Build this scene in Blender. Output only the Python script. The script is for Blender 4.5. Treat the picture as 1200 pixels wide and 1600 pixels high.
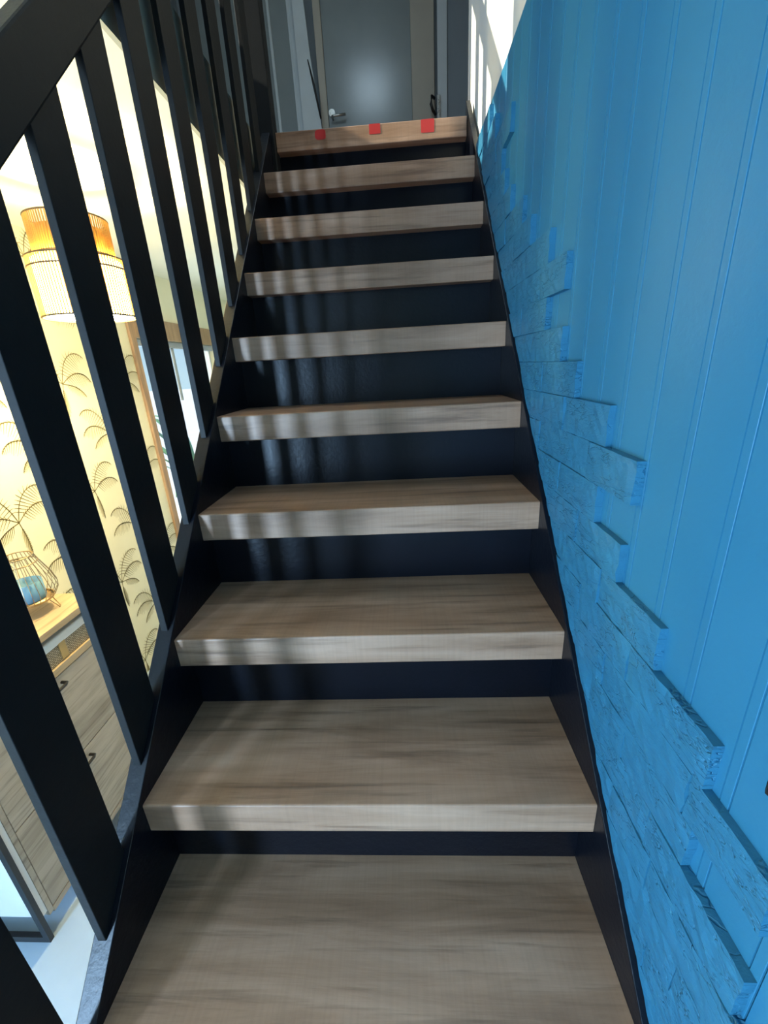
import bpy, bmesh, math, random
from mathutils import Vector, Matrix

for o in list(bpy.data.objects):
    bpy.data.objects.remove(o)
scene = bpy.context.scene
COL = scene.collection
rnd = random.Random(7)

# ------------------------------------------------------------------ camera
cam_data = bpy.data.cameras.new('camera')
cam = bpy.data.objects.new('camera', cam_data)
COL.objects.link(cam)
cam.location = (0.4823, -0.2994, 0.9039)
cam.rotation_euler = (1.2294229, 0.0546262, 0.0382869)
cam_data.sensor_fit = 'VERTICAL'
cam_data.sensor_height = 36.0
cam_data.lens = 647.58 * 36.0 / 1600.0
cam_data.clip_start = 0.02
scene.camera = cam

# ------------------------------------------------------------------ sky, sun, daylight at the glazed doors
world = bpy.data.worlds.new('sky')
scene.world = world
world.use_nodes = True
wn = world.node_tree
wn.nodes.clear()
w_out = wn.nodes.new('ShaderNodeOutputWorld')
w_bg = wn.nodes.new('ShaderNodeBackground')
w_tc = wn.nodes.new('ShaderNodeTexCoord')
w_sep = wn.nodes.new('ShaderNodeSeparateXYZ')
w_ramp = wn.nodes.new('ShaderNodeValToRGB')
w_ramp.color_ramp.elements[0].position = 0.0
w_ramp.color_ramp.elements[0].color = (0.62, 0.86, 1.0, 1)
w_ramp.color_ramp.elements[1].position = 0.45
w_ramp.color_ramp.elements[1].color = (0.10, 0.36, 0.85, 1)
wn.links.new(w_tc.outputs['Generated'], w_sep.inputs[0])
wn.links.new(w_sep.outputs['Z'], w_ramp.inputs[0])
wn.links.new(w_ramp.outputs[0], w_bg.inputs[0])
w_bg.inputs[1].default_value = 0.85
wn.links.new(w_bg.outputs[0], w_out.inputs[0])


def area_light(name, loc, direction, sx, sy, power, color):
    d = bpy.data.lights.new(name, 'AREA')
    d.shape = 'RECTANGLE'
    d.size, d.size_y = sx, sy
    d.energy = power
    d.color = color
    o = bpy.data.objects.new(name, d)
    COL.objects.link(o)
    o.location = loc
    o.rotation_euler = Vector(direction).to_track_quat('-Z', 'Y').to_euler()
    return o


sun_d = bpy.data.lights.new('sun', 'SUN')
sun_d.energy = 9.0
sun_d.angle = math.radians(0.6)
sun_d.color = (1.0, 0.93, 0.74)
sun = bpy.data.objects.new('sun', sun_d)
COL.objects.link(sun)
sun.location = (-8, 0, 6)
sun.rotation_euler = Vector((0.88, 0.16, -0.44)).to_track_quat('-Z', 'Y').to_euler()

# daylight entering by the glazed door behind the photographer's left, the garden door and the upstairs window
area_light('daylight_street_door', (-1.10, -2.05, 0.45), (1, 1.2, -0.1), 0.22, 1.30, 115.0, (0.42, 0.68, 1.0))
area_light('added_side_daylight', (-1.10, -0.85, 0.55), (1, 0.1, -0.1), 1.0, 1.10, 9.0, (0.36, 0.66, 1.0))  # added at an unseen window, lights the blue wall side-on
area_light('daylight_garden_door', (-1.10, 3.0, 0.2), (1, -0.25, 0.0), 1.05, 1.85, 12.0, (0.50, 0.75, 1.0))
area_light('daylight_upstairs_window', (-1.10, 1.45, 3.05), (1, 0.3, -0.3), 1.3, 1.0, 10.0, (0.62, 0.82, 1.0))
area_light('daylight_skylight', (0.24, 1.5, 4.18), (0, 0, -1), 0.40, 0.75, 12.0, (0.66, 0.86, 1.0))

scene.view_settings.view_transform = 'Standard'
scene.view_settings.look = 'None'
scene.view_settings.gamma = 1.0
scene.view_settings.use_curve_mapping = False
scene.view_settings.exposure = 0.2

# ------------------------------------------------------------------ measures
RISE, GOING = 0.2, 0.19452
SL = RISE / GOING
W = 0.7785
TH = 0.0653
OV = 0.0438
FLOOR = -0.8
CEIL = 1.555
LWALL = -1.15
UPTOP = 4.2
STR = 0.015                       # stringer top above the nosing line
LAND_Y = 9 * GOING


# ------------------------------------------------------------------ materials
def new_mat(name):
    m = bpy.data.materials.new(name)
    m.use_nodes = True
    nt = m.node_tree
    b = nt.nodes['Principled BSDF']
    return m, nt, b


def ramp(nt, stops):
    r = nt.nodes.new('ShaderNodeValToRGB')
    cr = r.color_ramp
    cr.elements[0].position, cr.elements[0].color = stops[0][0], (*stops[0][1], 1)
    cr.elements[1].position, cr.elements[1].color = stops[-1][0], (*stops[-1][1], 1)
    for p, c in stops[1:-1]:
        e = cr.elements.new(p)
        e.color = (*c, 1)
    return r


def coords(nt, scale, rand=True):
    tc = nt.nodes.new('ShaderNodeTexCoord')
    mp = nt.nodes.new('ShaderNodeMapping')
    mp.inputs['Scale'].default_value = scale
    nt.links.new(tc.outputs['Object'], mp.inputs[0])
    if rand:
        oi = nt.nodes.new('ShaderNodeObjectInfo')
        mul = nt.nodes.new('ShaderNodeMath')
        mul.operation = 'MULTIPLY'
        mul.inputs[1].default_value = 37.0
        nt.links.new(oi.outputs['Random'], mul.inputs[0])
        cmb = nt.nodes.new('ShaderNodeCombineXYZ')
        for i in range(3):
            nt.links.new(mul.outputs[0], cmb.inputs[i])
        nt.links.new(cmb.outputs[0], mp.inputs['Location'])
    return mp


def noise(nt, mp, scale, detail=4, rough=0.55, dist=0.0):
    n = nt.nodes.new('ShaderNodeTexNoise')
    n.inputs['Scale'].default_value = scale
    n.inputs['Detail'].default_value = detail
    n.inputs['Roughness'].default_value = rough
    n.inputs['Distortion'].default_value = dist
    nt.links.new(mp.outputs[0], n.inputs['Vector'])
    return n


def bump(nt, b, sock, strength, dist):
    bp = nt.nodes.new('ShaderNodeBump')
    bp.inputs['Strength'].default_value = strength
    bp.inputs['Distance'].default_value = dist
    nt.links.new(sock, bp.inputs['Height'])
    nt.links.new(bp.outputs[0], b.inputs['Normal'])
    return bp


def mixmul(nt, a, bsock, fac):
    mx = nt.nodes.new('ShaderNodeMix')
    mx.data_type = 'RGBA'
    mx.blend_type = 'MULTIPLY'
    mx.inputs[0].default_value = fac
    nt.links.new(a, mx.inputs[6])
    nt.links.new(bsock, mx.inputs[7])
    return mx.outputs[2]


def wood_mat(name, stops, along, rough=0.45, saw=True):
    """laminate with long grain, darker worn streaks and fine cross saw marks"""
    m, nt, b = new_mat(name)
    sc = [14.0, 14.0, 14.0]
    sc[along] = 1.6
    mp = coords(nt, sc)
    n1 = noise(nt, mp, 1.4, 7, 0.62, 0.6)
    r1 = ramp(nt, stops)
    nt.links.new(n1.outputs['Fac'], r1.inputs[0])
    sc2 = [60.0, 60.0, 60.0]
    sc2[along] = 3.0
    mp2 = coords(nt, sc2)
    n2 = noise(nt, mp2, 1.0, 4, 0.6, 0.3)
    r2 = ramp(nt, [(0.30, (0.45, 0.42, 0.40)), (0.46, (1, 1, 1)), (1.0, (1, 1, 1))])
    nt.links.new(n2.outputs['Fac'], r2.inputs[0])
    col = mixmul(nt, r1.outputs[0], r2.outputs[0], 0.75)
    if saw:
        sc3 = [6.0, 6.0, 6.0]
        sc3[along] = 190.0
        mp3 = coords(nt, sc3)
        n3 = noise(nt, mp3, 1.0, 2, 0.5)
        r3 = ramp(nt, [(0.35, (0.72, 0.72, 0.72)), (0.6, (1, 1, 1))])
        nt.links.new(n3.outputs['Fac'], r3.inputs[0])
        col = mixmul(nt, col, r3.outputs[0], 0.22)
    mp4 = coords(nt, (3.5, 3.5, 3.5))
    n4 = noise(nt, mp4, 1.0, 3, 0.5)
    r4 = ramp(nt, [(0.3, (0.72, 0.70, 0.68)), (0.7, (1.0, 1.0, 1.0))])
    nt.links.new(n4.outputs['Fac'], r4.inputs[0])
    col = mixmul(nt, col, r4.outputs[0], 0.8)
    nt.links.new(col, b.inputs['Base Color'])
    b.inputs['Roughness'].default_value = rough
    bump(nt, b, n2.outputs['Fac'], 0.25, 0.002)
    return m


def paint_mat(name, color, rough=0.5, var=0.08, bstr=0.15, bscale=60, spec=0.5):
    m, nt, b = new_mat(name)
    mp = coords(nt, (1, 1, 1))
    n = noise(nt, mp, 5.0, 4)
    lo = tuple(c * (1 - var) for c in color)
    hi = tuple(min(1, c * (1 + var)) for c in color)
    r = ramp(nt, [(0.3, lo), (0.7, hi)])
    nt.links.new(n.outputs['Fac'], r.inputs[0])
    nt.links.new(r.outputs[0], b.inputs['Base Color'])
    b.inputs['Roughness'].default_value = rough
    b.inputs['Specular IOR Level'].default_value = spec
    n2 = noise(nt, mp, bscale, 3)
    bump(nt, b, n2.outputs['Fac'], bstr, 0.002)
    return m


def plain(name, color, rough=0.5, metal=0.0):
    return paint_mat(name, color, rough, 0.04, 0.05) if not metal else metal_mat(name, color, rough)


def metal_mat(name, color, rough):
    m, nt, b = new_mat(name)
    b.inputs['Base Color'].default_value = (*color, 1)
    b.inputs['Metallic'].default_value = 1.0
    mp = coords(nt, (1, 1, 1))
    n = noise(nt, mp, 40.0, 3)
    r = ramp(nt, [(0.3, (rough * 0.8,) * 3), (0.7, (rough * 1.2,) * 3)])
    nt.links.new(n.outputs['Fac'], r.inputs[0])
    nt.links.new(r.outputs[0], b.inputs['Roughness'])
    return m


def stone_paint(name, color):
    """thick blue paint over split stone: long cracks and pits"""
    m, nt, b = new_mat(name)
    mp = coords(nt, (9, 9, 26))
    n1 = noise(nt, mp, 1.2, 8, 0.68, 0.9)
    mp2 = coords(nt, (1, 1, 3.4))
    v = nt.nodes.new('ShaderNodeTexVoronoi')
    v.feature = 'DISTANCE_TO_EDGE'
    v.inputs['Scale'].default_value = 16.0
    nd = noise(nt, mp2, 9.0, 4)
    add = nt.nodes.new('ShaderNodeVectorMath')
    add.operation = 'ADD'
    scl = nt.nodes.new('ShaderNodeVectorMath')
    scl.operation = 'SCALE'
    scl.inputs[3].default_value = 0.25
    nt.links.new(nd.outputs['Color'], scl.inputs[0])
    nt.links.new(mp2.outputs[0], add.inputs[0])
    nt.links.new(scl.outputs[0], add.inputs[1])
    nt.links.new(add.outputs[0], v.inputs['Vector'])
    rv = ramp(nt, [(0.0, (0, 0, 0)), (0.05, (1, 1, 1))])
    nt.links.new(v.outputs['Distance'], rv.inputs[0])
    gate = noise(nt, coords(nt, (5, 5, 12)), 1.3, 3)
    rg = ramp(nt, [(0.44, (0, 0, 0)), (0.56, (1, 1, 1))])
    nt.links.new(gate.outputs['Fac'], rg.inputs[0])
    mx = nt.nodes.new('ShaderNodeMath')
    mx.operation = 'MAXIMUM'
    nt.links.new(rv.outputs[0], mx.inputs[0])
    nt.links.new(rg.outputs[0], mx.inputs[1])
    sm = nt.nodes.new('ShaderNodeMath')
    sm.operation = 'MULTIPLY_ADD'
    sm.inputs[1].default_value = 0.9
    nt.links.new(n1.outputs['Fac'], sm.inputs[0])
    nt.links.new(mx.outputs[0], sm.inputs[2])
    bump(nt, b, sm.outputs[0], 0.55, 0.006)
    r = ramp(nt, [(0.25, tuple(c * 0.85 for c in color)), (0.7, color)])
    nt.links.new(n1.outputs['Fac'], r.inputs[0])
    nt.links.new(r.outputs[0], b.inputs['Base Color'])
    b.inputs['Roughness'].default_value = 0.5
    b.inputs['Specular IOR Level'].default_value = 0.3
    return m


def glass_mat(name, tint=(0.95, 0.98, 1.0)):
    m = bpy.data.materials.new(name)
    m.use_nodes = True
    nt = m.node_tree
    nt.nodes.clear()
    out = nt.nodes.new('ShaderNodeOutputMaterial')
    tr = nt.nodes.new('ShaderNodeBsdfTransparent')
    tr.inputs[0].default_value = (*tint, 1)
    gl = nt.nodes.new('ShaderNodeBsdfGlossy')
    gl.inputs['Roughness'].default_value = 0.02
    mx = nt.nodes.new('ShaderNodeMixShader')
    mx.inputs[0].default_value = 0.07
    nt.links.new(tr.outputs[0], mx.inputs[1])
    nt.links.new(gl.outputs[0], mx.inputs[2])
    nt.links.new(mx.outputs[0], out.inputs[0])
    return m


def emit_mat(name, color, strength, clear=0.0):
    m = bpy.data.materials.new(name)
    m.use_nodes = True
    nt = m.node_tree
    nt.nodes.clear()
    out = nt.nodes.new('ShaderNodeOutputMaterial')
    e = nt.nodes.new('ShaderNodeEmission')
    e.inputs[0].default_value = (*color, 1)
    e.inputs[1].default_value = strength
    if clear:
        tr = nt.nodes.new('ShaderNodeBsdfTransparent')
        tr.inputs[0].default_value = (clear, clear, clear * 0.9, 1)
        ad = nt.nodes.new('ShaderNodeAddShader')
        nt.links.new(e.outputs[0], ad.inputs[0])
        nt.links.new(tr.outputs[0], ad.inputs[1])
        nt.links.new(ad.outputs[0], out.inputs[0])
    else:
        nt.links.new(e.outputs[0], out.inputs[0])
    return m


def rattan_mat(name, color):
    m, nt, b = new_mat(name)
    mp = coords(nt, (30, 30, 4))
    n = noise(nt, mp, 3.0, 4)
    r = ramp(nt, [(0.3, tuple(c * 0.6 for c in color)), (0.7, color)])
    nt.links.new(n.outputs['Fac'], r.inputs[0])
    nt.links.new(r.outputs[0], b.inputs['Base Color'])
    b.inputs['Roughness'].default_value = 0.6
    t = nt.nodes.new('ShaderNodeBsdfTranslucent')
    nt.links.new(r.outputs[0], t.inputs[0])
    mx = nt.nodes.new('ShaderNodeMixShader')
    mx.inputs[0].default_value = 0.45
    out = nt.nodes['Material Output']
    nt.links.new(b.outputs[0], mx.inputs[1])
    nt.links.new(t.outputs[0], mx.inputs[2])
    nt.links.new(mx.outputs[0], out.inputs[0])
    return m


def woven_mat(name):
    m, nt, b = new_mat(name)
    mp = coords(nt, (1, 1, 1), False)
    wv = nt.nodes.new('ShaderNodeTexBrick')
    wv.inputs['Scale'].default_value = 1.0
    wv.inputs['Brick Width'].default_value = 0.011
    wv.inputs['Row Height'].default_value = 0.006
    wv.inputs['Mortar Size'].default_value = 0.0012
    wv.inputs['Color1'].default_value = (0.62, 0.52, 0.36, 1)
    wv.inputs['Color2'].default_value = (0.40, 0.31, 0.19, 1)
    wv.inputs['Mortar'].default_value = (0.12, 0.09, 0.05, 1)
    sep = nt.nodes.new('ShaderNodeSeparateXYZ')
    cmb = nt.nodes.new('ShaderNodeCombineXYZ')
    nt.links.new(mp.outputs[0], sep.inputs[0])
    nt.links.new(sep.outputs['Y'], cmb.inputs[0])
    nt.links.new(sep.outputs['Z'], cmb.inputs[1])
    nt.links.new(cmb.outputs[0], wv.inputs['Vector'])
    nt.links.new(wv.outputs['Color'], b.inputs['Base Color'])
    b.inputs['Roughness'].default_value = 0.7
    bump(nt, b, wv.outputs['Fac'], -0.5, 0.002)
    return m


BLUE = (0.030, 0.175, 0.29)
M = {}
M['tread'] = wood_mat('tread_laminate', [(0.25, (0.26, 0.138, 0.078)), (0.48, (0.42, 0.245, 0.152)), (0.75, (0.56, 0.355, 0.24))], 0)
M['black'] = paint_mat('black_paint', (0.0035, 0.0045, 0.008), 0.34, 0.2, 0.3, 90, 0.25)
M['baluster'] = paint_mat('black_brown_paint', (0.010, 0.010, 0.010), 0.5, 0.2, 0.25, 70, 0.2)
M['blue'] = paint_mat('blue_wall_paint', BLUE, 0.45, 0.04, 0.12, 130, 0.3)
M['stone'] = stone_paint('blue_painted_stone', BLUE)
M['cream'] = paint_mat('cream_wall', (0.76, 0.72, 0.62), 0.8, 0.04, 0.3, 40)
M['paper'] = paint_mat('cream_wallpaper', (0.78, 0.74, 0.52), 0.8, 0.03, 0.1, 60)
M['print'] = paint_mat('palm_print', (0.20, 0.165, 0.06), 0.8, 0.25, 0.0)
M['ceil'] = paint_mat('ceiling_white', (0.78, 0.75, 0.60), 0.55, 0.03, 0.1, 30)
M['olive'] = paint_mat('olive_fascia', (0.42, 0.42, 0.33), 0.6, 0.05, 0.1, 60)
M['tile'] = paint_mat('pale_floor_tile', (0.40, 0.51, 0.64), 0.35, 0.05, 0.05, 12)
M['greydoor'] = paint_mat('grey_door_paint', (0.24, 0.28, 0.29), 0.22, 0.05, 0.12, 25)
M['greytrim'] = paint_mat('pale_grey_trim', (0.58, 0.64, 0.66), 0.4, 0.05, 0.1, 40)
M['greywall'] = paint_mat('slate_grey_wall', (0.22, 0.26, 0.29), 0.7, 0.05, 0.2, 40)
M['beige'] = paint_mat('beige_trim', (0.44, 0.41, 0.34), 0.5, 0.05, 0.1, 40)
M['woodtrim'] = wood_mat('oak_door_casing', [(0.3, (0.34, 0.20, 0.10)), (0.7, (0.52, 0.34, 0.19))], 2, 0.5, False)
M['cabwood'] = wood_mat('light_oak_laminate', [(0.25, (0.36, 0.30, 0.23)), (0.5, (0.52, 0.45, 0.36)), (0.75, (0.64, 0.57, 0.47))], 1, 0.5, False)
M['cabtop'] = wood_mat('honey_oak_top', [(0.25, (0.50, 0.36, 0.20)), (0.75, (0.70, 0.54, 0.33))], 1, 0.45, False)
M['whitepanel'] = paint_mat('white_panel', (0.72, 0.74, 0.75), 0.4, 0.03, 0.05)
M['metalblack'] = paint_mat('black_metal', (0.012, 0.012, 0.014), 0.4, 0.1, 0.05)
M['steel'] = metal_mat('brushed_steel', (0.55, 0.55, 0.53), 0.3)
M['brass'] = metal_mat('aged_brass_wire', (0.42, 0.30, 0.16), 0.4)
M['red'] = paint_mat('red_tape', (0.50, 0.028, 0.025), 0.5, 0.08, 0.1)
M['glass'] = glass_mat('window_glass')
M['candleglass'] = paint_mat('blue_candle_glass', (0.16, 0.33, 0.46), 0.15, 0.1, 0.0)
M['rattan'] = rattan_mat('rattan_slats', (0.80, 0.52, 0.15))
M['rim'] = paint_mat('dark_rattan_rim', (0.10, 0.06, 0.02), 0.6, 0.1, 0.1)
M['diffuser'] = emit_mat('lit_fabric_diffuser', (1.0, 0.80, 0.44), 14.0, 0.7)
M['bulbglass'] = emit_mat('lit_bulb', (1.0, 0.80, 0.46), 30.0, 0.9)
M['woven'] = woven_mat('woven_grass')
M['lining'] = paint_mat('white_cotton_lining', (0.72, 0.75, 0.76), 0.9, 0.04, 0.4, 120)
M['gold'] = paint_mat('tan_leather_tag', (0.48, 0.33, 0.12), 0.5, 0.08, 0.1)
M['dark'] = paint_mat('dark_interior', (0.03, 0.028, 0.03), 0.7, 0.1, 0.1)
M['leaf'] = paint_mat('green_leaf', (0.10, 0.26, 0.13), 0.5, 0.3, 0.1)
M['terracotta'] = paint_mat('pale_clay_pot', (0.55, 0.52, 0.48), 0.8, 0.08, 0.2)
M['terrace'] = paint_mat('white_terrace', (0.75, 0.76, 0.76), 0.8, 0.06, 0.2, 20)
M['shutter'] = paint_mat('grey_shutter_box', (0.33, 0.36, 0.38), 0.5, 0.05, 0.05)


# ------------------------------------------------------------------ builders
def tag(o, label=None, cat=None, group=None, kind=None):
    if label: o['label'] = label
    if cat: o['category'] = cat
    if group: o['group'] = group
    if kind: o['kind'] = kind
    return o


def empty(name, loc):
    o = bpy.data.objects.new(name, None)
    o.empty_display_size = 0.05
    COL.objects.link(o)
    o.location = loc
    return o


def world_loc(o):
    v = Vector(o.location)
    while o.parent:
        o = o.parent
        v += Vector(o.location)
    return v


def link_bm(name, bm, mat, parent=None, origin=None, smooth=False):
    """bm holds world coordinates; the object's origin goes to origin (default: its centre)"""
    bmesh.ops.recalc_face_normals(bm, faces=bm.faces)
    if origin is None:
        lo = Vector((min(v.co[i] for v in bm.verts) for i in range(3)))
        hi = Vector((max(v.co[i] for v in bm.verts) for i in range(3)))
        origin = (lo + hi) / 2
    origin = Vector(origin)
    bmesh.ops.translate(bm, verts=bm.verts, vec=-origin)
    me = bpy.data.meshes.new(name)
    bm.to_mesh(me)
    bm.free()
    if smooth:
        for p in me.polygons:
            p.use_smooth = True
    me.materials.append(mat)
    o = bpy.data.objects.new(name, me)
    COL.objects.link(o)
    if parent:
        o.parent = parent
        o.location = origin - world_loc(parent)
    else:
        o.location = origin
    return o


def bm_box(bm, x, y, z):
    vs = [bm.verts.new((a, b, c)) for a in x for b in y for c in z]
    for f in ((0, 1, 3, 2), (4, 6, 7, 5), (0, 4, 5, 1), (2, 3, 7, 6), (0, 2, 6, 4), (1, 5, 7, 3)):
        bm.faces.new([vs[i] for i in f])


def box(name, x, y, z, mat, parent=None, bev=0.0, seg=2):
    bm = bmesh.new()
    bm_box(bm, x, y, z)
    if bev:
        bmesh.ops.bevel(bm, geom=list(bm.edges), offset=bev, segments=seg, profile=0.5, affect='EDGES')
    return link_bm(name, bm, mat, parent)


def prism(name, pts, axis, a, b, mat, parent=None, bev=0.0, origin=None):
    """polygon pts in the two other axes, extruded along axis from a to b"""
    bm = bmesh.new()

    def at(p, t):
        if axis == 'x': return (t, p[0], p[1])
        if axis == 'y': return (p[0], t, p[1])
        return (p[0], p[1], t)
    v0 = [bm.verts.new(at(p, a)) for p in pts]
    v1 = [bm.verts.new(at(p, b)) for p in pts]
    n = len(pts)
    bm.faces.new(v0)
    bm.faces.new(v1[::-1])
    for i in range(n):
        bm.faces.new((v0[i], v1[i], v1[(i + 1) % n], v0[(i + 1) % n]))
    if bev:
        bmesh.ops.bevel(bm, geom=list(bm.edges), offset=bev, segments=2, profile=0.5, affect='EDGES')
    return link_bm(name, bm, mat, parent, origin)


def bm_tube(bm, pts, r, n=8, cap=True):
    pts = [Vector(p) for p in pts]
    rings = []
    for i, p in enumerate(pts):
        d = (pts[min(i + 1, len(pts) - 1)] - pts[max(i - 1, 0)]).normalized()
        u = d.cross(Vector((0, 0, 1)))
        if u.length < 1e-3:
            u = d.cross(Vector((1, 0, 0)))
        u.normalize()
        w = d.cross(u)
        rr = r[i] if isinstance(r, (list, tuple)) else r
        rings.append([bm.verts.new(p + (u * math.cos(2 * math.pi * k / n) + w * math.sin(2 * math.pi * k / n)) * rr) for k in range(n)])
    for i in range(len(rings) - 1):
        for k in range(n):
            bm.faces.new((rings[i][k], rings[i][(k + 1) % n], rings[i + 1][(k + 1) % n], rings[i + 1][k]))
    if cap:
        bm.faces.new(rings[0][::-1])
        bm.faces.new(rings[-1])


def tube(name, pts, r, mat, parent=None, n=8):
    bm = bmesh.new()
    bm_tube(bm, pts, r, n)
    return link_bm(name, bm, mat, parent, smooth=True)


def bm_lathe(bm, c, prof, n=32, close=False):
    """prof: (radius, z) list turned about the vertical through c"""
    rings = []
    for (r, z) in prof:
        rings.append([bm.verts.new((c[0] + r * math.cos(2 * math.pi * k / n), c[1] + r * math.sin(2 * math.pi * k / n), c[2] + z)) for k in range(n)])
    m = len(rings)
    for i in range(m if close else m - 1):
        a, b = rings[i], rings[(i + 1) % m]
        for k in range(n):
            bm.faces.new((a[k], a[(k + 1) % n], b[(k + 1) % n], b[k]))
    return rings


def lathe(name, c, prof, mat, parent=None, n=32, close=True, smooth=True):
    bm = bmesh.new()
    bm_lathe(bm, c, prof, n, close)
    return link_bm(name, bm, mat, parent, smooth=smooth)


def struct(o):
    o['kind'] = 'structure'
    return o


def wall_with_holes(name, xr, y0, y1, z0, z1, holes, mat):
    """wall in the plane x = const built of boxes round rectangular openings; one mesh"""
    bm = bmesh.new()
    ys = sorted({y0, y1, *[h[0] for h in holes], *[h[1] for h in holes]})
    zs = sorted({z0, z1, *[h[2] for h in holes], *[h[3] for h in holes]})
    for i in range(len(ys) - 1):
        run = None
        for j in range(len(zs) - 1):
            cy, cz = (ys[i] + ys[i + 1]) / 2, (zs[j] + zs[j + 1]) / 2
            solid = not any(h[0] < cy < h[1] and h[2] < cz < h[3] for h in holes)
            if solid:
                run = (run[0], zs[j + 1]) if run else (zs[j], zs[j + 1])
            if run and (not solid or j == len(zs) - 2):
                bm_box(bm, xr, (ys[i], ys[i + 1]), run)
                run = None
    return struct(link_bm(name, bm, mat))


# ------------------------------------------------------------------ the shell
Y0, Y1 = -3.2, 4.1
struct(box('floor', (-1.3, W + 0.2), (Y0, Y1), (FLOOR - 0.1, FLOOR), M['tile']))
GARDEN = (2.40, 3.55, FLOOR, 1.143)
STREET = (-2.25, -1.85, -0.25, 1.15)
ADDED_WIN = (-1.42, -0.28, -0.05, 1.15)  # added opening, out of view, for side light on the blue wall
UPWIN = (0.75, 2.15, 2.5, 3.65)
wall_left = wall_with_holes('wall_left', (LWALL - 0.15, LWALL), Y0, Y1, FLOOR, CEIL, [GARDEN, STREET, ADDED_WIN], M['paper'])
wall_with_holes('wall_left_upper', (LWALL - 0.15, LWALL), Y0, Y1, CEIL, UPTOP, [UPWIN], M['greywall'])
XW = W + 0.03
wall_right = struct(box('wall_right', (XW, XW + 0.12), (Y0, 1.95), (FLOOR, UPTOP), M['cream']))
struct(box('wall_back', (LWALL, XW), (Y0 - 0.12, Y0), (FLOOR, UPTOP), M['greywall']))
struct(box('wall_end', (LWALL, XW), (Y1 - 0.02, Y1 + 0.1), (FLOOR, CEIL), M['paper']))
# storey between the rooms: ceiling below, upper floor above
OPEN_Y = -0.75
ceil_obj = struct(box('ceiling', (LWALL, -0.06), (Y0, Y1), (CEIL, 1.66), M['ceil']))
struct(box('ceiling_back', (-0.06, XW), (Y0, OPEN_Y), (CEIL, 1.66), M['ceil']))
struct(box('floor_upper', (LWALL, -0.06), (Y0, LAND_Y + 0.02), (1.66, 1.765), M['tread']))
struct(box('trim_1', (-0.06, -0.048), (OPEN_Y, LAND_Y - 0.02), (1.535, 1.768), M['olive']))
struct(box('floor_landing', (LWALL, 2.3), (LAND_Y + 0.24, Y1), (1.56, 1.80), M['tread']))
struct(box('wall_far', (LWALL, 2.3), (4.0, Y1), (1.80, UPTOP), M['greywall']))
struct(box('wall_landing', (XW + 0.12, 2.4), (1.85, 1.95), (1.56, UPTOP), M['cream']))
struct(box('wall_landing_right', (2.3, 2.4), (1.95, Y1), (1.56, UPTOP), M['greywall']))
SKY = (-0.06, 0.54, 1.1, 1.9)
bm = bmesh.new()
bm_box(bm, (LWALL - 0.15, SKY[0]), (Y0 - 0.1, Y1), (UPTOP, UPTOP + 0.1))
bm_box(bm, (SKY[1], 2.4), (Y0 - 0.1, Y1), (UPTOP, UPTOP + 0.1))
bm_box(bm, (SKY[0], SKY[1]), (Y0 - 0.1, SKY[2]), (UPTOP, UPTOP + 0.1))
bm_box(bm, (SKY[0], SKY[1]), (SKY[3], Y1), (UPTOP, UPTOP + 0.1))
struct(link_bm('ceiling_upper', bm, M['ceil']))
sky_win = struct(box('window_4', (SKY[0], SKY[1]), (SKY[2], SKY[3]), (UPTOP + 0.06, UPTOP + 0.066), M['glass']))
for xa, xb, ya, yb in ((SKY[0], SKY[0] + 0.03, SKY[2], SKY[3]), (SKY[1] - 0.03, SKY[1], SKY[2], SKY[3]),
                       (SKY[0] + 0.03, SKY[1] - 0.03, SKY[2], SKY[2] + 0.03), (SKY[0] + 0.03, SKY[1] - 0.03, SKY[3] - 0.03, SKY[3])):
    box('window_frame', (xa, xb), (ya, yb), (UPTOP + 0.03, UPTOP + 0.059), M['whitepanel'], sky_win)

# ------------------------------------------------------------------ blue cladding on the right wall: boards and split-stone bricks
XB = W + 0.020            # front of the boards
BLUE_TOP = 1.664


def above(y):
    return SL * y + STR


cut_no = Vector((0, -SL, 1)).normalized()


def cut_to_stringer(bm, off):
    bmesh.ops.bisect_plane(bm, geom=bm.verts[:] + bm.edges[:] + bm.faces[:], dist=1e-6,
                           plane_co=(0, 0, STR + off), plane_no=cut_no, clear_inner=True)
    edges = [e for e in bm.edges if e.is_boundary]
    if edges:
        bmesh.ops.holes_fill(bm, edges=edges, sides=0)


BW = 0.0772
for k in range(-15, 22):
    ya = 0.010 + BW * k
    yb = ya + BW
    if above(ya) > BLUE_TOP - 0.02:
        break
    zl = max(FLOOR + 0.005, above(ya) - 0.02)
    sl = 0.0010
    prof = [(XW, ya + sl), (XB + 0.0004, ya + sl), (XB, ya + sl + 0.0004), (XB, ya + 0.0112), (XB + 0.008, ya + 0.0113), (XB + 0.008, ya + 0.0128), (XB, ya + 0.0129),
            (XB, yb - sl - 0.0004), (XB + 0.0004, yb - sl), (XW, yb - sl)]
    bm = bmesh.new()
    v0 = [bm.verts.new((a, b, zl)) for a, b in prof]
    v1 = [bm.verts.new((a, b, BLUE_TOP)) for a, b in prof]
    bm.faces.new(v0)
    bm.faces.new(v1[::-1])
    for i in range(len(prof)):
        j = (i + 1) % len(prof)
        bm.faces.new((v0[i], v1[i], v1[j], v0[j]))
    cut_to_stringer(bm, 0.001)
    if bm.verts:
        link_bm('board', bm, M['blue'], wall_right)
    else:
        bm.free()

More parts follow.
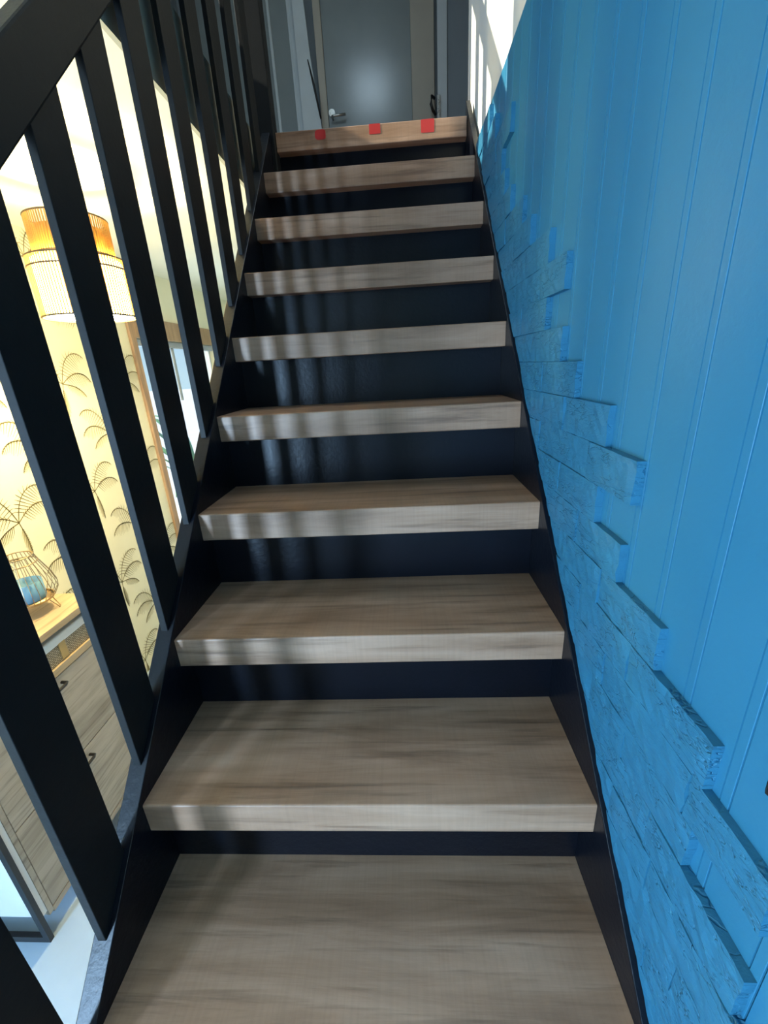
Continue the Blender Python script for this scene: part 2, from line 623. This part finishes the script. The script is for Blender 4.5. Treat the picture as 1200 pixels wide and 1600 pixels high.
CH = 0.0623
ENDS = {-9: -0.50, -8: -0.42, -7: -0.46, -6: -0.33, -5: -0.25, -4: -0.19, -3: -0.11, -2: -0.066, -1: 0.03, 0: -0.062, 1: 0.03, 2: 0.142, 3: 0.256,
        4: 0.345, 5: 0.245, 6: 0.342, 7: 0.476, 8: 0.557, 9: 0.659, 10: 0.566, 11: 0.667, 12: 0.806, 13: 0.891, 14: 1.01,
        15: 1.09, 16: 1.137, 17: 1.05, 18: 1.24, 19: 1.33}
for n in range(-9, 20):
    zt = 0.455 + CH * n
    zb = zt - CH + 0.0004
    if zt > BLUE_TOP:
        zt = BLUE_TOP
    y = ENDS[n]
    first = True
    while above(y) < zt - 0.004:
        ln = rnd.uniform(0.09, 0.27) if not first else rnd.uniform(0.10, 0.2)
        if above(y + ln) > zt - 0.02:
            ln += 0.12
        front = W + 0.0075 + rnd.uniform(-0.0018, 0.0018)
        ny, nz = max(3, int(ln / 0.016)), 4
        bm = bmesh.new()
        grid = []
        za = zb + rnd.uniform(0, 0.0006)
        for i in range(ny + 1):
            row = []
            for j in range(nz + 1):
                edge = i in (0, ny) or j in (0, nz)
                xx = front + (0.0012 if edge else 0) + rnd.gauss(0, 0.0006)
                yy = y + 0.0002 + (ln - 0.0004) * i / ny
                zz = za + (zt - za) * j / nz
                if edge:
                    yy += rnd.uniform(-0.0008, 0.0008) * (i not in (0, ny)) + (rnd.uniform(0, 0.003) if i == 0 else 0)
                row.append(bm.verts.new((xx, yy, zz)))
            grid.append(row)
        for i in range(ny):
            for j in range(nz):
                bm.faces.new((grid[i][j], grid[i + 1][j], grid[i + 1][j + 1], grid[i][j + 1]))
        loop = [grid[i][0] for i in range(ny + 1)] + [grid[ny][j] for j in range(1, nz + 1)] + \
               [grid[i][nz] for i in range(ny - 1, -1, -1)] + [grid[0][j] for j in range(nz - 1, 0, -1)]
        back = [bm.verts.new((XB + 0.001, v.co.y, v.co.z)) for v in loop]
        for i in range(len(loop)):
            j = (i + 1) % len(loop)
            bm.faces.new((loop[i], loop[j], back[j], back[i]))
        bm.faces.new(back[::-1])
        cut_to_stringer(bm, 0.002)
        if len(bm.verts) > 6:
            link_bm('brick', bm, M['stone'], wall_right)
        else:
            bm.free()
        y += ln
        first = False

# ------------------------------------------------------------------ staircase
stair = tag(empty('staircase', (W / 2, -3 * GOING, FLOOR)), 'steep staircase with brown wood-grain treads, black risers and black side strings', 'staircase')


def nosing_box(x0, x1, y0, y1, z0, z1, parent):
    bm = bmesh.new()
    bm_box(bm, (x0, x1), (y0, y1), (z0, z1))
    es = [e for e in bm.edges if all(abs(v.co.y - y0) < 1e-6 for v in e.verts) and abs(e.verts[0].co.x - e.verts[1].co.x) > 0.01]
    bmesh.ops.bevel(bm, geom=es, offset=0.003, segments=2, profile=0.5, affect='EDGES')
    return link_bm('tread', bm, M['tread'], parent)


for i in range(-3, 9):
    nosing_box(0.0005, W - 0.0005, i * GOING, (i + 1) * GOING + OV, i * RISE - TH, i * RISE, stair)
    box('riser', (0.0005, W - 0.0005), ((i + 1) * GOING + OV, (i + 1) * GOING + OV + 0.015), (i * RISE - 0.03, (i + 1) * RISE - TH), M['black'], stair)
box('riser', (0.0005, W - 0.0005), (-3 * GOING + OV, -3 * GOING + OV + 0.015), (FLOOR, -3 * RISE - TH), M['black'], stair)
nosing_box(0.018, W - 0.003, LAND_Y, LAND_Y + 0.24, 1.8 - TH, 1.8, stair)

ys = -3 * GOING - 0.03
ye = LAND_Y + 0.055


def stringer(x0, x1, ye):
    lo = 0.36
    pts = [(ys, FLOOR), (ys, above(ys)), (ye, above(ye)), (ye, above(ye) - lo), ((FLOOR + lo - STR) / SL, FLOOR)]
    return prism('stringer', pts, 'x', x0, x1, M['black'], stair, bev=0.0015)


stringer(-0.032, 0.0, LAND_Y - 0.021)
stringer(W, W + 0.0185, ye)

# ------------------------------------------------------------------ banister
ban = tag(empty('banister', (-0.016, -0.06, above(-0.06))), 'black slatted banister with sloping handrail between stairs and dining room', 'banister')
RLO, RHI = 0.840, 0.941
rs, re_ = -0.16, LAND_Y - 0.02
prism('handrail', [(rs, SL * rs + RLO), (rs, SL * rs + RHI), (re_, SL * re_ + RHI), (re_, SL * re_ + RLO)], 'x', -0.034, 0.0, M['baluster'], ban, bev=0.004)
BALW = 0.078
b0 = None
for k in range(-1, 10):
    y = 0.066 + 0.1635 * k
    if b0 is None:
        pts = [(y, above(y) + 0.0004), (y + BALW, above(y + BALW) + 0.0004), (y + BALW, SL * (y + BALW) + RLO + 0.02), (y, SL * y + RLO + 0.02)]
        b0 = prism('baluster', pts, 'x', -0.0235, -0.0095, M['baluster'], ban, bev=0.0012)
        yb0 = y
    else:
        c = b0.copy()
        COL.objects.link(c)
        c.location = b0.location + Vector((0, y - yb0, SL * (y - yb0)))
box('newel_post', (-0.06, 0.016), (LAND_Y - 0.02, LAND_Y + 0.043), (1.601, 2.95), M['baluster'], ban, bev=0.004)

# ------------------------------------------------------------------ red tape on the top step
for (xa, xb, za, zb, lab, rot) in ((0.176, 0.219, 1.764, 1.7965, 'red tape mark on the top step, leftmost and roundest of three', 1),
                                   (0.393, 0.437, 1.767, 1.7995, 'red tape mark in the middle of the top step', 0),
                                   (0.597, 0.649, 1.757, 1.7995, 'red tape mark on the top step nearest the blue wall, largest', 0)):
    bm = bmesh.new()
    N = 14
    pts = []
    cx, cz, hx, hz = (xa + xb) / 2, (za + zb) / 2, (xb - xa) / 2, (zb - za) / 2
    for t in range(N * 2):
        a = 2 * math.pi * t / (N * 2)
        e = 0.55 if rot else 0.16
        sx = math.copysign(abs(math.cos(a)) ** e, math.cos(a))
        sz = math.copysign(abs(math.sin(a)) ** e, math.sin(a))
        pts.append((cx + hx * sx + rnd.uniform(-.0008, .0008), cz + hz * sz))
    o = prism('tape_mark', pts, 'y', LAND_Y - 0.0012, LAND_Y - 0.0001, M['red'])
    tag(o, lab, 'tape', 'red tape marks on the top step')

# ------------------------------------------------------------------ small black hook on the blue wall
hook = tag(empty('wall_hook', (XB, -0.050, 0.545)), 'small black hook on the blue boarded wall at the right edge', 'hook')
box('plate', (XB - 0.004, XB), (-0.064, -0.036), (0.530, 0.562), M['metalblack'], hook, 0.0015)
tube('prong', [(XB - 0.003, -0.050, 0.552), (XB - 0.02, -0.047, 0.548), (XB - 0.027, -0.045, 0.556), (XB - 0.027, -0.045, 0.566)], 0.004, M['metalblack'], hook)

# ------------------------------------------------------------------ landing doors
FY = 4.0
BASE = 1.80


def door(name, x0, x1, mat, trim, handle_x=None, side=1, casing=(0.05, 0.05), zt=3.85):
    d = struct(box(name, (x0, x1), (FY - 0.03, FY), (BASE + 0.008, zt), mat, None, 0.003))
    if casing[0]:
        box('casing', (x0 - casing[0], x0), (FY - 0.045, FY), (BASE, zt), trim[0], d, 0.004)
    if casing[1]:
        box('casing', (x1, x1 + casing[1]), (FY - 0.045, FY), (BASE, zt), trim[1], d, 0.004)
    box('casing', (x0 - casing[0], x1 + casing[1]), (FY - 0.045, FY), (zt, zt + 0.07), trim[1], d, 0.004)
    if handle_x is not None:
        h = lathe_y('rosette', (handle_x, FY - 0.03, 2.86), 0.026, 0.012, M['steel'], d)
        zz = 2.822
        tube('lever', [(handle_x + 0.005 * side, FY - 0.031, zz), (handle_x + 0.005 * side, FY - 0.075, zz), (handle_x + 0.02 * side, FY - 0.08, zz), (handle_x + 0.115 * side, FY - 0.078, zz + 0.004)], 0.0095, M['steel'], d)
    return d


def lathe_y(name, c, r, t, mat, parent):
    bm = bmesh.new()
    n = 20
    a = [bm.verts.new((c[0] + r * math.cos(2 * math.pi * k / n), c[1], c[2] + r * math.sin(2 * math.pi * k / n))) for k in range(n)]
    b = [bm.verts.new((v.co.x, c[1] - t, v.co.z)) for v in a]
    bm.faces.new(a)
    bm.faces.new(b[::-1])
    for k in range(n):
        bm.faces.new((a[k], b[k], b[(k + 1) % n], a[(k + 1) % n]))
    return link_bm(name, bm, mat, parent)


door('door_1', -0.031, 0.655, M['greydoor'], (M['beige'], M['beige']), 0.0, 1, (0.058, 0.18))
door('door_2', -1.02, -0.277, M['greydoor'], (M['greytrim'], M['greytrim']), None, 1, (0.05, 0.07))
for xx in (-0.445, -0.29):
    struct(box('trim_2', (xx, xx + 0.022), (FY - 0.042, FY - 0.029), (BASE + 0.01, 3.84), M['greytrim'], None, 0.004))
d3 = door('door_3', 0.935, 1.85, M['greywall'], (M['greytrim'], M['greytrim']), None, 1, (0.075, 0.06))
lock = box('lock_plate', (0.853, 0.876), (FY - 0.062, FY - 0.044), (2.75, 2.905), M['steel'], d3, 0.002)
tube('handle', [(0.83, FY - 0.06, 2.885), (0.808, FY - 0.1, 2.88), (0.80, FY - 0.105, 2.83), (0.815, FY - 0.1, 2.79), (0.838, FY - 0.06, 2.78)], 0.011, M['metalblack'], d3)
# pale board leaning sideways in the corner by door_1
lb = tag(empty('leaning_board', (-0.15, FY - 0.08, BASE)), 'tall pale grey board leaning against the wall left of the landing door', 'board')
prism('panel', [(-0.235, BASE), (-0.012, BASE), (-0.09, 2.795), (-0.13, 3.2), (-0.155, 3.75), (-0.235, 3.75)], 'y', FY - 0.10, FY - 0.075, M['greytrim'], lb, 0.003)
tube('edge_strap', [(-0.085, FY - 0.104, 2.80), (-0.12, FY - 0.104, 3.02), (-0.15, FY - 0.104, 3.17)], [0.006, 0.009, 0.004], M['metalblack'], lb)

# ------------------------------------------------------------------ glazed doors and the upstairs window in the left wall
def glazed(name, y0, y1, z0, z1, frame, casing=0.0, mullions=(), fw=0.05, head=None):
    f = struct(empty(name, (LWALL - 0.075, (y0 + y1) / 2, z0)))
    xa, xb = LWALL - 0.10, LWALL - 0.045
    box('frame_side', (xa, xb), (y0, y0 + fw), (z0, z1), frame, f, 0.003)
    box('frame_side', (xa, xb), (y1 - fw, y1), (z0, z1), frame, f, 0.003)
    box('frame_head', (xa, xb), (y0 + fw, y1 - fw), (z1 - fw, z1), frame, f, 0.003)
    box('frame_sill', (xa, xb), (y0 + fw, y1 - fw), (z0, z0 + fw), frame, f, 0.003)
    ycuts = [y0 + fw] + list(mullions) + [y1 - fw]
    for a, b in zip(ycuts[:-1], ycuts[1:]):
        box('pane', (LWALL - 0.075, LWALL - 0.070), (a + 0.004, b - 0.004), (z0 + fw, z1 - fw), M['glass'], f)
    for m in mullions:
        box('mullion', (xa, xb), (m - 0.02, m + 0.02), (z0 + fw, z1 - fw), frame, f, 0.003)
    head = head or casing
    if casing:
        box('casing', (LWALL - 0.001, LWALL + 0.018), (y0 - casing, y0), (z0, z1 + head), M['woodtrim'], f, 0.003)
        box('casing', (LWALL - 0.001, LWALL + 0.018), (y1, y1 + casing), (z0, z1 + head), M['woodtrim'], f, 0.003)
        box('casing', (LWALL - 0.001, LWALL + 0.018), (y0, y1), (z1, z1 + head), M['woodtrim'], f, 0.003)
    return f


gd = glazed('window_1', *GARDEN, M['whitepanel'], 0.055, (), 0.02, 0.125)
box('blind_box', (LWALL - 0.045, LWALL - 0.005), (GARDEN[0] + 0.02, GARDEN[1] - 0.02), (1.10, 1.14), M['shutter'], gd, 0.004)
box('blind_cord', (LWALL - 0.03, LWALL - 0.018), (2.862, 2.888), (0.735, 1.10), M['shutter'], gd, 0.003)
glazed('window_2', *STREET, M['whitepanel'], 0.115, (), 0.06)
glazed('added_side_window', *ADDED_WIN, M['whitepanel'], 0.06, (-0.85,), 0.05)  # unseen window added around the side light
glazed('window_3', *UPWIN, M['whitepanel'], 0.0, (1.2, 1.7), 0.04)

# ------------------------------------------------------------------ palm print on the wallpaper
bm = bmesh.new()
PX = LWALL + 0.0012


def quad(p, q, w0, w1):
    p, q = Vector(p), Vector(q)
    d = (q - p)
    if d.length < 1e-5:
        return
    nrm = Vector((-d.y, d.x)).normalized()
    vs = [p + nrm * w0, p - nrm * w0, q - nrm * w1, q + nrm * w1]
    bm.faces.new([bm.verts.new((PX, v.x, v.y)) for v in vs])


def frond(c, ang, length, droop, flip):
    pts = []
    N = 16
    for t in range(N + 1):
        s = t / N
        a = ang - flip * droop * s * s
        if t == 0:
            pos = Vector(c)
        else:
            pos = pos + Vector((math.cos(a), math.sin(a))) * (length / N)
        pts.append((pos.copy(), a))
    for a, b in zip(pts[:-1], pts[1:]):
        quad(a[0], b[0], 0.0022, 0.0018)
    for i in range(3, N + 1):
        p, a = pts[i]
        for off in (0,):
            if i == N and off:
                continue
            pp = p if not off else (p + pts[i + 1][0]) / 2
            ll = length * 0.30 * math.sin(math.pi * min(1, (i + off) / N * 0.85 + 0.12)) * rnd.uniform(0.8, 1.15)
            for sgn in (-1, 1):
                da = a + sgn * 0.9
                dirv = Vector((math.cos(da), math.sin(da) - 0.75)).normalized()
                if sgn == flip:
                    lll = ll * 0.35
                else:
                    lll = ll
                quad(pp, pp + dirv * lll, 0.0017, 0.0005)


def palm(y, z, s, mirror):
    for (ang, ln, dr, fl) in ((1.9, 0.20, 1.9, -1), (1.25, 0.19, 2.0, 1), (2.5, 0.17, 1.6, -1), (0.6, 0.16, 1.5, 1), (-1.4, 0.12, 0.3, 1), (3.3, 0.12, 0.9, -1)):
        if mirror:
            ang, fl = math.pi - ang, -fl
        frond((y, z), ang + rnd.uniform(-.08, .08), ln * s, dr, fl)


row = 0
z = -0.72
while z < 1.45:
    y = 0.35 + (row % 2) * 0.23
    while y < 2.28:
        if not (y > 2.2):
            palm(y, z, 1.3, (row // 2) % 2)
        y += 0.46
    z += 0.27
    row += 1
pr = link_bm('palm_print', bm, M['print'], wall_left)
pr['kind'] = 'stuff'
pr['label'] = 'tan palm frond drawing printed on cream wallpaper'

# ------------------------------------------------------------------ chest of drawers
XF = -0.728
ca, cb = 0.470, 1.067
cab = tag(empty('chest_of_drawers', ((LWALL + XF) / 2, (ca + cb) / 2, FLOOR)), 'light oak two-drawer chest with black metal frame against palm wallpaper', 'cabinet')
BK = LWALL + 0.01
box('top', (BK, XF + 0.004), (ca - 0.004, cb), (0.108, 0.133), M['cabtop'], cab, 0.002)
box('side_panel', (BK, XF), (ca, ca + 0.018), (-0.70, 0.108), M['whitepanel'], cab, 0.001)
box('side_panel', (BK, XF), (cb - 0.018, cb), (-0.70, 0.108), M['cabwood'], cab, 0.001)
box('stile', (XF - 0.02, XF + 0.001), (ca + 0.0185, ca + 0.034), (-0.725, -0.035), M['cabwood'], cab, 0.001)
box('back_panel', (BK, BK + 0.01), (ca + 0.018, cb - 0.018), (-0.70, 0.108), M['dark'], cab)
box('shelf', (BK + 0.01, XF + 0.002), (ca + 0.018, cb - 0.018), (-0.034, -0.008), M['cabtop'], cab, 0.001)
box('base', (BK + 0.01, XF + 0.001), (ca + 0.034, cb - 0.018), (-0.735, -0.712), M['cabwood'], cab, 0.001)
for za, zb, zh in ((-0.358, -0.038, -0.066), (-0.709, -0.362, -0.400)):
    d = box('drawer', (XF - 0.30, XF), (ca + 0.036, cb - 0.02), (za, zb), M['cabwood'], cab, 0.0015)
    tube('handle', [(XF - 0.002, 0.745, zh), (XF + 0.02, 0.745, zh), (XF + 0.024, 0.757, zh), (XF + 0.024, 0.795, zh), (XF + 0.02, 0.805, zh), (XF - 0.002, 0.806, zh)], 0.0055, M['metalblack'], d)
for yy in (ca - 0.016, cb + 0.001):
    bm = bmesh.new()
    bm_box(bm, (XF - 0.012, XF + 0.006), (yy, yy + 0.015), (FLOOR, 0.106))
    bm_box(bm, (BK, BK + 0.018), (yy, yy + 0.015), (FLOOR, 0.106))
    bm_box(bm, (BK + 0.018, XF - 0.012), (yy, yy + 0.015), (FLOOR, FLOOR + 0.026))
    link_bm('metal_frame', bm, M['metalblack'], cab)

# woven basket in the open niche
bk = tag(empty('storage_basket', (-0.93, 0.80, -0.008)), 'woven basket with white lining in the open shelf of the oak chest', 'basket')
prism('body', [(-1.12, 0.50), (XF - 0.006, 0.50), (XF - 0.006, 1.04), (-1.12, 1.04)], 'z', -0.0078, 0.058, M['woven'], bk, 0.003)
box('lining', (-1.118, XF - 0.003), (0.498, 1.042), (0.056, 0.090), M['lining'], bk, 0.006)
box('tag', (XF - 0.0065, XF - 0.0035), (0.846, 0.874), (-0.002, 0.066), M['gold'], bk, 0.001)

# wire lantern with a blue candle glass
LX, LY, LZ = -0.875, 0.945, 0.133
lan = tag(empty('wire_lantern', (LX, LY, LZ)), 'brass wire lantern on hairpin legs holding a blue candle, on the oak chest', 'lantern')
prof = [(0.050, 0.045), (0.075, 0.052), (0.088, 0.075), (0.090, 0.095), (0.082, 0.13), (0.068, 0.165), (0.058, 0.19), (0.050, 0.215)]
bm = bmesh.new()
for k in range(28):
    a = 2 * math.pi * k / 28
    bm_tube(bm, [(LX + r * math.cos(a), LY + r * math.sin(a), LZ + z) for r, z in prof], 0.0012, 5)
link_bm('wire_cage', bm, M['brass'], lan)['kind'] = 'stuff'


def ring(name, c, r, t, mat, parent, n=32):
    pr_ = [(r + t * math.cos(2 * math.pi * k / 8), t * math.sin(2 * math.pi * k / 8)) for k in range(8)]
    return lathe(name, c, pr_, mat, parent, n)


ring('ring', (LX, LY, LZ + 0.19), 0.058, 0.002, M['brass'], lan)
ring('ring', (LX, LY, LZ + 0.215), 0.050, 0.0022, M['brass'], lan)
ring('ring', (LX, LY, LZ + 0.05), 0.070, 0.003, M['brass'], lan)
lathe('base_plate', (LX, LY, LZ), [(0.001, 0.044), (0.07, 0.044), (0.07, 0.048), (0.001, 0.048)], M['brass'], lan)
lathe('candle_glass', (LX, LY, LZ), [(0.001, 0.049), (0.048, 0.049), (0.050, 0.055), (0.050, 0.118), (0.047, 0.118), (0.047, 0.10), (0.001, 0.10)], M['candleglass'], lan)
for k in range(3):
    a = 2 * math.pi * k / 3 + 0.35
    ca_, sa_ = math.cos(a), math.sin(a)
    t_ = (-sa_ * 0.014, ca_ * 0.014)
    tube('leg', [(LX + 0.055 * ca_ + t_[0], LY + 0.055 * sa_ + t_[1], LZ + 0.048), (LX + 0.08 * ca_ + t_[0] * .3, LY + 0.08 * sa_ + t_[1] * .3, LZ + 0.002),
                 (LX + 0.08 * ca_ - t_[0] * .3, LY + 0.08 * sa_ - t_[1] * .3, LZ + 0.002), (LX + 0.055 * ca_ - t_[0], LY + 0.055 * sa_ - t_[1], LZ + 0.048)], 0.0017, M['brass'], lan, 6)

# ------------------------------------------------------------------ rattan pendant lamp
PX_, PY_ = -0.60, 1.271
pend = tag(empty('pendant_lamp', (PX_, PY_, 1.11)), 'lit two-tier rattan drum pendant lamp hanging from the cream ceiling', 'lamp')


def slats(name, r, z0, z1, n, mat):
    b_ = bmesh.new()
    for k in range(n):
        a = 2 * math.pi * k / n
        wv = 2 * math.pi * r / n * 0.2
        c_, s_ = math.cos(a), math.sin(a)
        t_ = Vector((-s_, c_, 0))
        o_ = Vector((c_, s_, 0))
        ctr = Vector((PX_, PY_, 0)) + o_ * r
        vs = []
        for zz in (z0, z1):
            for (u, v) in ((-wv, 0), (wv, 0), (wv, 0.0025), (-wv, 0.0025)):
                p = ctr + t_ * u + o_ * v
                vs.append(b_.verts.new((p.x, p.y, zz)))
        for f in ((0, 1, 2, 3), (7, 6, 5, 4), (0, 4, 5, 1), (1, 5, 6, 2), (2, 6, 7, 3), (3, 7, 4, 0)):
            b_.faces.new([vs[q] for q in f])
    o = link_bm(name, b_, mat, pend)
    o['kind'] = 'stuff'
    return o


R1, R2 = 0.142, 0.115
slats('shade', R1, 1.115, 1.292, 96, M['rattan'])
slats('upper_shade', R2, 1.302, 1.41, 84, M['rattan'])
for (r, zz) in ((R1 + 0.001, 1.292), (R1 + 0.001, 1.115), (R1 + 0.002, 1.262), (R2 + 0.001, 1.41), (R2 + 0.001, 1.302)):
    ring('rim', (PX_, PY_, zz), r, 0.0028, M['rim'], pend, 48)
lathe('diffuser', (PX_, PY_, 0), [(R1 - 0.012, 1.118), (R1 - 0.012, 1.288), (R1 - 0.014, 1.288), (R1 - 0.014, 1.118)], M['diffuser'], pend, 48)
lathe('upper_diffuser', (PX_, PY_, 0), [(R2 - 0.012, 1.304), (R2 - 0.012, 1.38), (R2 - 0.014, 1.38), (R2 - 0.014, 1.304)], M['rattan'], pend, 48)
lathe('bulb', (PX_, PY_, 1.2), [(0.003, -0.06), (0.022, -0.052), (0.031, -0.03), (0.028, 0.0), (0.016, 0.03), (0.013, 0.05), (0.003, 0.052)], M['bulbglass'], pend, 20, False)
lathe('socket', (PX_, PY_, 1.25), [(0.003, 0.0), (0.018, 0.002), (0.018, 0.05), (0.003, 0.055)], M['metalblack'], pend, 20, False)
tube('cord', [(PX_, PY_, 1.30), (PX_, PY_, CEIL)], 0.003, M['metalblack'], pend, 8)
lathe('ceiling_rose', (PX_, PY_, CEIL), [(0.001, -0.022), (0.03, -0.02), (0.042, -0.006), (0.042, -0.0002), (0.001, -0.0002)], M['whitepanel'], pend, 24, False)
pl = bpy.data.lights.new('pendant_bulb_light', 'POINT')
pl.energy = 75.0
pl.color = (1.0, 0.80, 0.46)
pl.shadow_soft_size = 0.03
plo = bpy.data.objects.new('pendant_bulb_light', pl)
COL.objects.link(plo)
plo.location = (PX_, PY_, 1.165)

# ------------------------------------------------------------------ outside the garden door
struct(box('added_sun_canopy', (-4.6, LWALL - 0.15), (-5.0, 1.2), (1.50, 1.60), M['whitepanel']))  # added out of view to keep the sun out of the lower left windows
struct(box('terrace', (-40.0, LWALL - 0.15), (-20.0, 60.0), (FLOOR - 0.12, FLOOR - 0.02), M['terrace']))


def pot_plant(x, y, h, s, label):
    t = tag(empty('potted_palm', (x, y, FLOOR - 0.02)), label, 'plant')
    z0 = FLOOR - 0.02
    lathe('pot', (x, y, z0), [(0.001, 0), (0.13 * s, 0), (0.18 * s, 0.34), (0.165 * s, 0.34), (0.15 * s, 0.29), (0.001, 0.29)], M['terracotta'], t, 24)
    b_ = bmesh.new()
    for k in range(16):
        a = 2 * math.pi * k / 16 + rnd.uniform(-.2, .2)
        ln = h * rnd.uniform(0.7, 1.0)
        up = rnd.uniform(0.6, 1.35)
        pos = Vector((x, y, z0 + 0.3))
        prev = None
        for q in range(9):
            sfr = q / 8
            e_ = up - 1.7 * sfr * sfr
            step = Vector((math.cos(a) * math.cos(e_), math.sin(a) * math.cos(e_), math.sin(e_))) * ln / 8
            side = Vector((-math.sin(a), math.cos(a), 0)) * (0.035 * s * math.sin(math.pi * (0.08 + 0.9 * sfr)) + 0.002)
            cur = [b_.verts.new(pos - side), b_.verts.new(pos + Vector((0, 0, 0.012))), b_.verts.new(pos + side)]
            if prev:
                for u in range(2):
                    b_.faces.new((prev[u], prev[u + 1], cur[u + 1], cur[u]))
            prev = cur
            pos = pos + step
    link_bm('foliage', b_, M['leaf'], t)
    return t


pot_plant(-2.3, 5.04, 1.75, 1.1, 'potted palm on the terrace seen through the glazed garden door')
